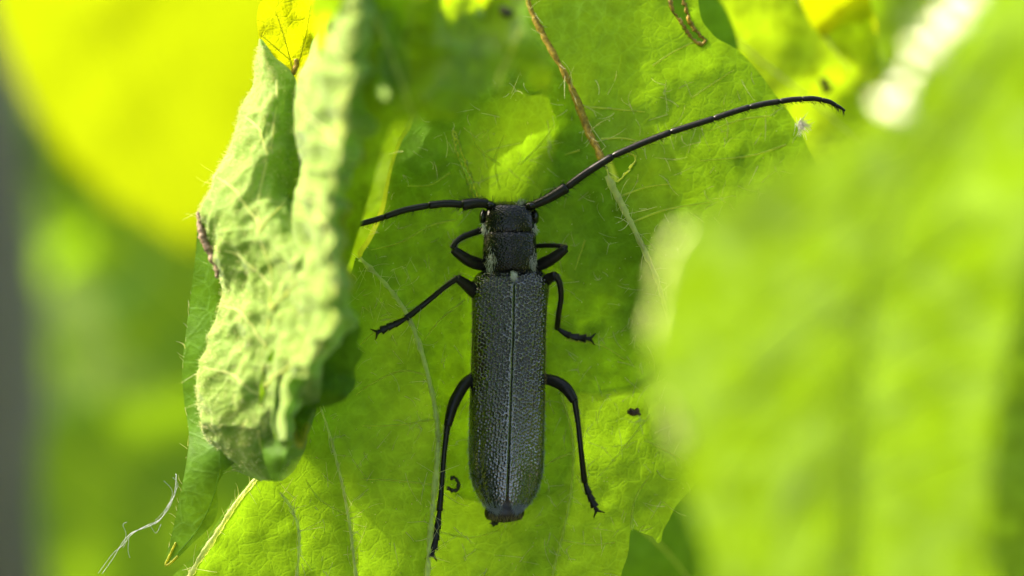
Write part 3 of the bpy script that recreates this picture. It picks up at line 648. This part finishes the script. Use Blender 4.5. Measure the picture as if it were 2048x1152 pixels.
# wing covers
LX = np.array([(540, 968), (546, 956), (554, 949), (566, 944.5), (600, 944), (640, 944.5), (700, 943), (750, 941), (820, 938.5), (900, 937), (935, 938), (955, 941), (972, 946), (988, 952.5), (1002, 961), (1012, 970), (1020, 981), (1024, 992)])
RX = np.array([(540, 1080), (546, 1090), (554, 1096), (566, 1099), (600, 1096), (640, 1092.5), (700, 1091.5), (750, 1091), (820, 1090), (900, 1088.5), (935, 1087), (955, 1084.5), (972, 1079), (988, 1073), (1002, 1064), (1012, 1055), (1020, 1045), (1024, 1035)])
def median(y): return np.interp(y, [540, 640, 800, 1024], [1028.5, 1027.5, 1022, 1013.5])
def etop(y): return np.interp(y, [540, 552, 570, 640, 800, 930, 1000, 1024], [-.16, -.06, .0, .03, .03, -.03, -.14, -.21])
EDG = {}
def elytron(side):
    ny, nx = 460, 76; t = np.linspace(0, 1, ny); ys = 541+(1024-541)*t
    T = LX if side < 0 else RX
    lat = np.interp(ys, T[:, 0], T[:, 1]); med = median(ys)+side*(.9+np.clip((ys-970)/54, 0, 1)**3*19+np.clip((556-ys)/15, 0, 1)*9)
    s = np.linspace(0, 1, nx)[None]**.92
    px = med[:, None]+(lat-med)[:, None]*s; py = ys[:, None]+0*px
    hw = np.abs(lat-median(ys))[:, None]; q = np.clip(np.abs(px-median(ys)[:, None])/np.maximum(hw, 1), 0, 1)
    H = .62*np.clip(hw/75, .25, 1)
    d = etop(ys)[:, None]-H*(1-np.sqrt(np.clip(1-q**2.0, 0, 1)))
    d = d-.022*np.exp(-((px-median(ys)[:, None])/2.2)**2)-.02*np.exp(-((q-.70)/.06)**2)*np.clip((py-560)/60, 0, 1)
    d = d + .05*np.exp(-((q-.72)/.16)**2-((py-568)/18)**2)
    fade = np.clip((1020-py)/300, .16, 1)*np.clip((.985-q)/.1, 0, 1)*np.clip((q-.03)/.08, 0, 1)
    d = d - pits(px, py, 7.0, 3.5, .050, side*5)*fade
    P = W(px, py, d)
    mb = MB(); mb.grid(P); o = mb.build('elytron', m_elyt, beetle)
    EDG[side] = (px, py, d); return o
elytron(-1); elytron(1)
# body under the wing covers with the brown tail
P, *_ = loft([(520, 1020, 36, -.55, .20), (545, 1024, 58, -.60, .26), (600, 1021, 70, -.52, .36), (800, 1015, 70, -.50, .40), (940, 1012, 62, -.60, .30), (1000, 1010, 36, -.74, .16), (1022, 1009, 40, -.74, .15), (1034, 1008, 38, -.74, .13), (1041, 1008, 30, -.74, .08), (1045, 1008, 7, -.74, .02)], 40, 90)
mb = MB(); mb.grid(P, closed=True); mb.build('abdomen', m_abd, beetle)
# pronotum
PR = [(458, 1020, 40, -.36, .20), (463, 1020, 49, -.36, .30), (470, 1020, 52, -.36, .36), (490, 1019.5, 53.5, -.36, .40), (507, 1019.5, 54.5, -.36, .42), (522, 1020, 53, -.36, .41), (534, 1021, 49, -.36, .38), (541, 1022, 46, -.37, .33), (548, 1023, 40, -.40, .24)]
Pp, ppx, ppy, ppd = loft(PR, 270, 120, e=2.2, pit=(5.0, 2.5, .016))
mb = MB(); mb.grid(Pp, closed=True); mb.build('pronotum', m_black, beetle)
# head
HD = [(403, 1020, 26, -.50, .10), (406, 1020, 36, -.48, .22), (412, 1020, 44, -.45, .30), (424, 1019, 48, -.42, .34), (438, 1018.5, 51, -.40, .36), (452, 1018.5, 52.5, -.39, .36), (462, 1019, 50, -.38, .33), (470, 1019, 44, -.38, .26)]
Ph, hpx, hpy, hpd = loft(HD, 240, 96, e=2.2, pit=(4.6, 2.2, .010))
mb = MB(); mb.grid(Ph, closed=True); mb.build('head', m_black, beetle)
# brow lobes that carry the antennae, and the eyes
def ellipsoid(cx, cy, d, rx, ry, rd, rot=0, nu=26, nv=16):
    u = np.linspace(0, 2*math.pi, nu, endpoint=False); v = np.linspace(.02, math.pi-.02, nv); Vv, U = np.meshgrid(v, u, indexing='ij')
    x = rx*np.sin(Vv)*np.cos(U); y = ry*np.cos(Vv); z = rd*np.sin(Vv)*np.sin(U)
    return W(cx+x*math.cos(rot)-y*math.sin(rot), cy+x*math.sin(rot)+y*math.cos(rot), d+z)
for sx, cx, rt in ((-1, 965.5, .12), (1, 1071, -.12)):
    mb = MB(); mb.grid(ellipsoid(cx, 433, -.42, 7.5, 15, .19, rt), closed=True); mb.build('eye', m_eye, beetle)
for cx, cy in ((979, 410), (1062, 411)):
    mb = MB(); mb.grid(ellipsoid(cx, cy, -.30, 13, 9, .16), closed=True); mb.build('brow_lobe', m_black, beetle)
mb = MB(); mb.grid(ellipsoid(1027.5, 550, -.02, 7.5, 10, .06), closed=True); mb.build('scutellum', m_black, beetle)

SET = {k: MB() for k in ('grey', 'gold', 'black', 'cream')}
# antennae
def antenna(seg_pts, radii):
    root = None; P0 = None
    for i, ((a, b, c), (r0, r1)) in enumerate(zip(seg_pts, radii)):
        q = catmull([a, b, c], 6); t = np.linspace(0, 1, len(q)); r = 1.2*(r0+(r1-r0)*t)/100
        r = r*(1+.08*np.exp(-((t-.97)/.06)**2)) ; r[0] *= .45 if i else .9; r[-1] *= .72
        if i: q[0] = q[0]-(q[1]-q[0])*1.2
        pts = W(q[:, 0], q[:, 1], q[:, 2]); mb = MB(); mb.tube(pts, r, 10)
        if i == 0: root = mb.build('antenna', m_limb, beetle)
        else: mb.build('antenna_segment', m_limb, root)
        T = np.gradient(pts, axis=0)
        for _ in range(70 if i == 0 else 26):
            k = RNG.integers(1, len(pts)-1); td = T[k]/np.linalg.norm(T[k]); nrm = np.cross(td, (0, 1, 0))
            sgn = (1 if RNG.random() < .5 else -1) if i == 0 else (1 if nrm[2] < 0 else -1)
            dv = td*.7+nrm*sgn*RNG.uniform(.5, 1)+np.array([0, -.2, 0])+RNG.normal(0, .15, 3); dv /= np.linalg.norm(dv)
            strand(SET['black'], pts[k]+nrm*sgn*r[k]*.7, dv, RNG.uniform(.08, .20) if i < 3 else RNG.uniform(.06, .13), .0045, .5, segs=3)
antenna([((976, 407, -.25), (950, 406, -.2), (924, 411, -.18)), ((926, 409, -.18), (892, 407, -.12), (857, 411, -.08)), ((858, 411, -.08), (810, 420, -.02), (768, 434, .04)), ((769, 434, .04), (735, 444, .1), (704, 452, .18)), ((705, 452, .18), (672, 462, .3), (640, 470, .4))],
        [(7.5, 9.5), (6.5, 6.2), (5.4, 5.2), (5, 4.7), (4.6, 4.2)])
antenna([((1066, 411, -.25), (1098, 396, -.2), (1134, 374, -.16)), ((1134, 374, -.16), (1172, 346, -.12), (1226, 312, -.08)), ((1226, 312, -.08), (1285, 286, -.05), (1342, 264, -.02)), ((1342, 264, -.02), (1386, 250, 0), (1428, 237, 0)), ((1428, 237, 0), (1466, 224, 0), (1500, 214, 0)),
         ((1500, 214, 0), (1532, 207, -.02), (1560, 203, -.04)), ((1560, 203, -.04), (1585, 199, -.06), (1604, 198, -.08)), ((1604, 198, -.08), (1626, 197, -.1), (1644, 200, -.12)), ((1644, 200, -.12), (1660, 204, -.14), (1672, 211, -.16)), ((1672, 211, -.16), (1682, 216, -.18), (1690, 222, -.2))],
        [(6.5, 9.5), (6.6, 6.2), (5.6, 5.4), (5.4, 5.2), (5.2, 5), (5, 4.8), (4.8, 4.6), (4.5, 4.2), (4.2, 3.6), (3.6, 1.8)])

# legs: thigh, shin, foot lobes, claws
def limb_mesh(q, r, name, mat, parent, n=12, flat=.85):
    q = catmull(q, 8); t = np.linspace(0, 1, len(q)); rr = np.interp(t, np.linspace(0, 1, len(r)), r)/100
    mb = MB(); pts = W(q[:, 0], q[:, 1], q[:, 2]); mb.tube(pts, rr, n, flat=flat); return mb.build(name, mat, parent), pts, rr
def leaf_d(x, y, l=.05): return float(dmain(np.array([float(x)]), np.array([float(y)]))[0])+l
def fuzz(pts, rr, nn, lo, hi, key, both=True):
    T = np.gradient(pts, axis=0)
    for _ in range(nn):
        k = RNG.integers(0, len(pts)); td = T[k]/(np.linalg.norm(T[k])+1e-9); nrm = np.cross(td, (0, 1, 0)); nrm /= np.linalg.norm(nrm)+1e-9
        s = 1 if RNG.random() < .5 else -1
        dv = td*.8+nrm*s*RNG.uniform(.3, .9)+RNG.normal(0, .2, 3); dv /= np.linalg.norm(dv)
        strand(SET[key], pts[k]+nrm*s*rr[k]*.85, dv, RNG.uniform(lo, hi), .004, .5, segs=3)
def leg(femur, fr, tibia, tr_, foot=None):
    root, p, r = limb_mesh(femur, fr, 'leg', m_limb, beetle); fuzz(p, r, 40, .05, .11, 'gold')
    _, p, r = limb_mesh(tibia, tr_, 'tibia', m_limb, root); fuzz(p, r, 60, .05, .11, 'gold'); fuzz(p, r, 50, .03, .07, 'grey')
    if foot is None: return
    F = resample(catmull(foot, 8), 1.0); L = len(F); F3 = np.c_[F, [leaf_d(x, y, .06) for x, y in F]]
    cuts = [(0, .40, 4.0, 7.6), (.36, .62, 4.8, 8.2), (.58, .82, 5.0, 9.4), (.74, .94, 3.2, 4.4)]
    for (a, b, r0, r1) in cuts:
        q = F3[int(a*(L-1)):int(b*(L-1))+1]; t = np.linspace(0, 1, len(q)); rr = (r0+(r1-r0)*t**1.3)/100; rr[-1] *= .6
        mb = MB(); pts = W(q[:, 0], q[:, 1], q[:, 2]); mb.tube(pts, rr, 10, flat=.55); mb.build('foot_segment', m_limb, root)
        fuzz(pts, rr, 16, .03, .08, 'gold')
    end = F3[int(.92*(L-1))]; dr = F[-1]-F[int(.8*(L-1))]; dr /= np.linalg.norm(dr); nr = np.array([-dr[1], dr[0]])
    for s in (-1, 1):
        q = np.array([[*(end[:2]+dr*k*11+nr*s*(3+9*math.sin(k*1.7))*(.25+.75*k)), end[2]+.03-.08*k*k] for k in np.linspace(0, 1, 7)])
        mb = MB(); mb.tube(W(q[:, 0], q[:, 1], q[:, 2]), np.linspace(.034, .008, 7), 7); mb.build('claw', m_limb, root)
# front
leg([(974, 532, -.62), (940, 522, -.45), (906, 499, -.30)], [11, 13, 11.5, 8], [(905, 497, -.30), (912, 484, -.34), (930, 472, -.45), (968, 459, -.62)], [6, 5.5, 6, 7])
leg([(1066, 536, -.62), (1100, 520, -.45), (1132, 497, -.30)], [10, 12.5, 11, 7.5], [(1133, 496, -.30), (1118, 492, -.42), (1095, 491, -.58), (1062, 493, -.72)], [5.5, 4.6, 4.6, 4.6])
# middle
leg([(958, 590, -.62), (936, 572, -.42), (914, 556, -.28)], [15, 14, 10.5, 8], [(916, 556, -.28), (890, 574, -.36), (850, 607, -.48), (812, 637, leaf_d(812, 637, .06))], [6.2, 5.2, 5.4, 6.6], [(813, 636), (795, 646), (775, 655), (750, 667)])
leg([(1084, 568, -.62), (1098, 557, -.42), (1112, 551, -.25)], [12, 11.5, 10, 8.5], [(1111, 550, -.25), (1119, 566, -.28), (1122, 595, -.38), (1117, 630, -.55), (1114, 657, leaf_d(1114, 657, .06))], [7, 5.8, 5.4, 5.4, 6], [(1115, 656), (1132, 668), (1155, 675), (1187, 678)])
# hind
leg([(958, 748, -.62), (932, 766, -.50), (908, 806, -.40), (895, 852, -.35)], [9, 11.5, 11.5, 8], [(895, 850, -.35), (889, 900, -.40), (885, 950, -.46), (879, 1022, leaf_d(879, 1022, .06))], [6.5, 5, 5, 6.4], [(879, 1020), (875, 1055), (870, 1085), (863, 1117)])
leg([(1078, 755, -.62), (1110, 763, -.48), (1132, 777, -.40), (1149, 802, -.35)], [10, 12, 12, 8.5], [(1149, 800, -.35), (1156, 845, -.40), (1162, 900, -.46), (1169, 964, leaf_d(1169, 964, .06))], [6.5, 5, 5.2, 6.6], [(1169, 963), (1176, 983), (1185, 1003), (1196, 1026)])

# setae of the body
def pat(px, py, d, n, key, L, r, ang, spread, wgt, lift=.35, segs=3):
    w_ = wgt(px, py); w_ = np.clip(w_, 0, None); w_ = w_.ravel()/w_.sum(); idx = RNG.choice(w_.size, n, p=w_)
    X, Y_, Dd = px.ravel()[idx], py.ravel()[idx], d.ravel()[idx]
    for x, y, dd in zip(X, Y_, Dd):
        a = ang(x, y)+RNG.normal(0, spread); dv = np.array([math.cos(a), -lift*RNG.uniform(.3, 1.2), math.sin(a)]); dv /= np.linalg.norm(dv)
        strand(SET[key], V3(x+RNG.normal(0, 1.0), y+RNG.normal(0, 1.0), dd), dv, RNG.uniform(*L), r, .5, segs=segs)
for s in (-1, 1):
    px, py, d = EDG[s]; med = median(py)
    pat(px, py, d, 800, 'grey', (.05, .085), .0026, lambda x, y: -1.57+(.22 if x < 1018 else -.22)*np.clip((y-900)/120, 0, 1), .22, lambda x, y: np.clip((y-760)/240, .03, 1.0), lift=.18, segs=2)
    pat(px, py, d, 230, 'grey', (.06, .11), .0036, lambda x, y: -1.57+(.35 if x < 1015 else -.35), .25, lambda x, y: np.exp(-((y-1016)/9)**2), lift=.2, segs=2)
    T = LX if s < 0 else RX
    for _ in range(420):                                  # fringe along the sides
        y = RNG.uniform(560, 1020); x = np.interp(y, T[:, 0], T[:, 1]); dv = np.array([s*RNG.uniform(.5, 1), -.1, -RNG.uniform(.3, 1)]); dv /= np.linalg.norm(dv)
        dd = float(d[np.argmin(np.abs(py[:, 0]-y)), -2]); strand(SET['gold' if y < 820 else 'grey'], V3(x-s*1, y, dd), dv, RNG.uniform(.03, .07), .0032, .4, segs=2)
sel = ppd > -.36
fx = lambda px, c, s_: np.exp(-((px-c)/s_)**2)
pat(ppx, ppy, ppd, 130, 'cream', (.06, .12), .0038, lambda x, y: -1.5, .3, lambda x, y: (fx(x, 982, 6))*np.exp(-((y-519)/15)**2)*sel, lift=.3)
pat(ppx, ppy, ppd, 125, 'cream', (.06, .12), .0038, lambda x, y: -1.6, .3, lambda x, y: (fx(x, 1066, 5.5))*np.exp(-((y-523)/15)**2)*sel, lift=.3)
pat(ppx, ppy, ppd, 300, 'gold', (.04, .08), .0026, lambda x, y: -1.57, .5, lambda x, y: sel*(1-.9*fx(x, 1020, 24)), lift=.6)
hs_ = hpd > -.40
pat(hpx, hpy, hpd, 150, 'cream', (.07, .13), .005, lambda x, y: -1.9 if x < 1000 else -1.2, .3, lambda x, y: hs_*(fx(x, 968, 6)+fx(x, 1071, 5))*np.exp(-((y-456)/8)**2), lift=.4)
pat(hpx, hpy, hpd, 45, 'cream', (.06, .11), .005, lambda x, y: .9, .6, lambda x, y: hs_*fx(x, 1040, 8)*np.exp(-((y-407)/3)**2), lift=.4)
pat(hpx, hpy, hpd, 260, 'gold', (.04, .08), .0026, lambda x, y: -1.57, .8, lambda x, y: hs_*(1-.7*fx(x, 1020, 14)), lift=.7)
for _ in range(90):                                       # dark bristles on the brow
    x = RNG.uniform(960, 1070); dv = np.array([RNG.normal(0, .35), -.3, 1]); dv /= np.linalg.norm(dv); strand(SET['black'], V3(x, 410+RNG.uniform(-3, 4), -.28), dv, RNG.uniform(.08, .2), .004, .4, segs=3)
for _ in range(190):                                      # pale scale of the scutellum
    a, b = RNG.normal(0, 2.6), RNG.normal(0, 4); strand(SET['cream'], V3(1027.5+a, 549+b, .045-.0006*(a*a+b*b)), np.array([a*.02, -.25, -1])/1.03, RNG.uniform(.05, .09), .0055, .3, segs=2)
for _ in range(90):                                       # tail fringe
    x = RNG.uniform(974, 1046); dv = np.array([RNG.normal(0, .3), -.2, -1]); dv /= np.linalg.norm(dv); strand(SET['gold'], V3(x, 1038+RNG.uniform(-6, 5)-abs(x-1009)*.25, -.5), dv, RNG.uniform(.06, .18), .0045, .8, segs=3)
for k, m in (('grey', m_grey), ('gold', m_gold), ('black', m_blkhair), ('cream', m_cream)):
    tag(SET[k].build('body_hair', m, beetle), kind='stuff')

# ================================================================== SMALL THINGS
def crumb(name, path, rad, mat, label, cat='dropping', depth=leaf_d, lift=.06):
    q = catmull(path, 6); q = q+RNG.normal(0, .8, q.shape); d = np.array([depth(x, y, lift) for x, y in q])
    mb = MB(); mb.tube(W(q[:, 0], q[:, 1], d), rad/100*(1+RNG.uniform(-.4, .5, len(q))), 7); return tag(mb.build(name, mat), label, cat)
crumb('frass_crumb', [(896, 976), (904, 980), (914, 980), (917, 970), (914, 960), (907, 955), (903, 958)], 3.3, m_frass, 'tiny black curled crumb beside the left hind leg of the beetle')
crumb('frass_pellet', [(1259, 829), (1263, 821), (1268, 830), (1274, 820), (1276, 828), (1268, 822)], 5, m_frassb, 'small brown pellet on the green leaf right of the beetle')
crumb('frass_crumb', [(983, 1044), (988, 1048), (993, 1045)], 4.5, m_frass, 'tiny black crumb under the tail of the beetle')
crumb('dark_speck', [(1646, 160), (1650, 170), (1656, 182)], 9, m_frass, 'blurred black speck on the leaf above the long antenna tip', 'speck', depth=lambda x, y, l: float(plane_depth(-5.5, 1550, 150, 0, -.06, .12)(np.array([x]), np.array([y]))[0])+.15)
crumb('dark_speck', [(1004, 14), (1010, 22), (1018, 28)], 7, m_frass, 'blurred dark speck on the hanging leaf at the very top', 'speck', depth=lambda x, y, l: float(dtop(np.array([x]), np.array([y]))[0])+.12)
# white downy tuft on the leaf edge
tu = MB()
for _ in range(90):
    dv = np.array([RNG.normal(.5, .45), -RNG.uniform(.2, .8), RNG.normal(-.45, .5)]); dv /= np.linalg.norm(dv)
    strand(tu, V3(1599+RNG.normal(0, 3), 248+RNG.normal(0, 4), -.70), dv, RNG.uniform(.12, .32), .006, .5, segs=4)
tag(tu.build('downy_tuft', m_cream), 'small white downy tuft on the leaf edge just below the long antenna', 'tuft')
# silk thread at the lower left
mb = MB()
base = np.array([(352, 948), (350, 985), (338, 1015), (318, 1040), (292, 1053), (262, 1068), (246, 1090), (226, 1115), (200, 1146)], float)
for k in range(5):
    q = catmull(base+RNG.normal(0, 3.2, base.shape)*(np.linspace(.4, 1, 9)[:, None]), 6)
    q = q[: len(q) if k < 2 else RNG.integers(18, 40)]
    mb.tube(W(q[:, 0], q[:, 1], np.full(len(q), .0)+RNG.normal(0, .06)), .0035 if k < 2 else .0026, 4)
for st in ([(246, 1092), (252, 1068), (246, 1050), (254, 1044)], [(330, 1028), (345, 985), (328, 962)], [(350, 985), (356, 968), (346, 955)], [(300, 1050), (312, 1066), (322, 1048)], [(258, 1075), (256, 1100), (260, 1116)]):
    q = catmull(st, 6); mb.tube(W(q[:, 0], q[:, 1], np.full(len(q), .0)), .0035, 4)
tag(mb.build('silk_thread', m_silk), 'fine white silk strands trailing off the dark leaf edge at the lower left', 'thread')

# ------------------------------------------------------------------ the plant and all that is on it lean back under the camera's downward view
for o in list(S.objects):
    if o.parent is None and o.type in {'MESH', 'EMPTY'} and o.name not in {'ground', 'undergrowth', 'added_dark_foliage', 'tree_trunk'}:
        o.matrix_basis = TILT @ o.matrix_basis
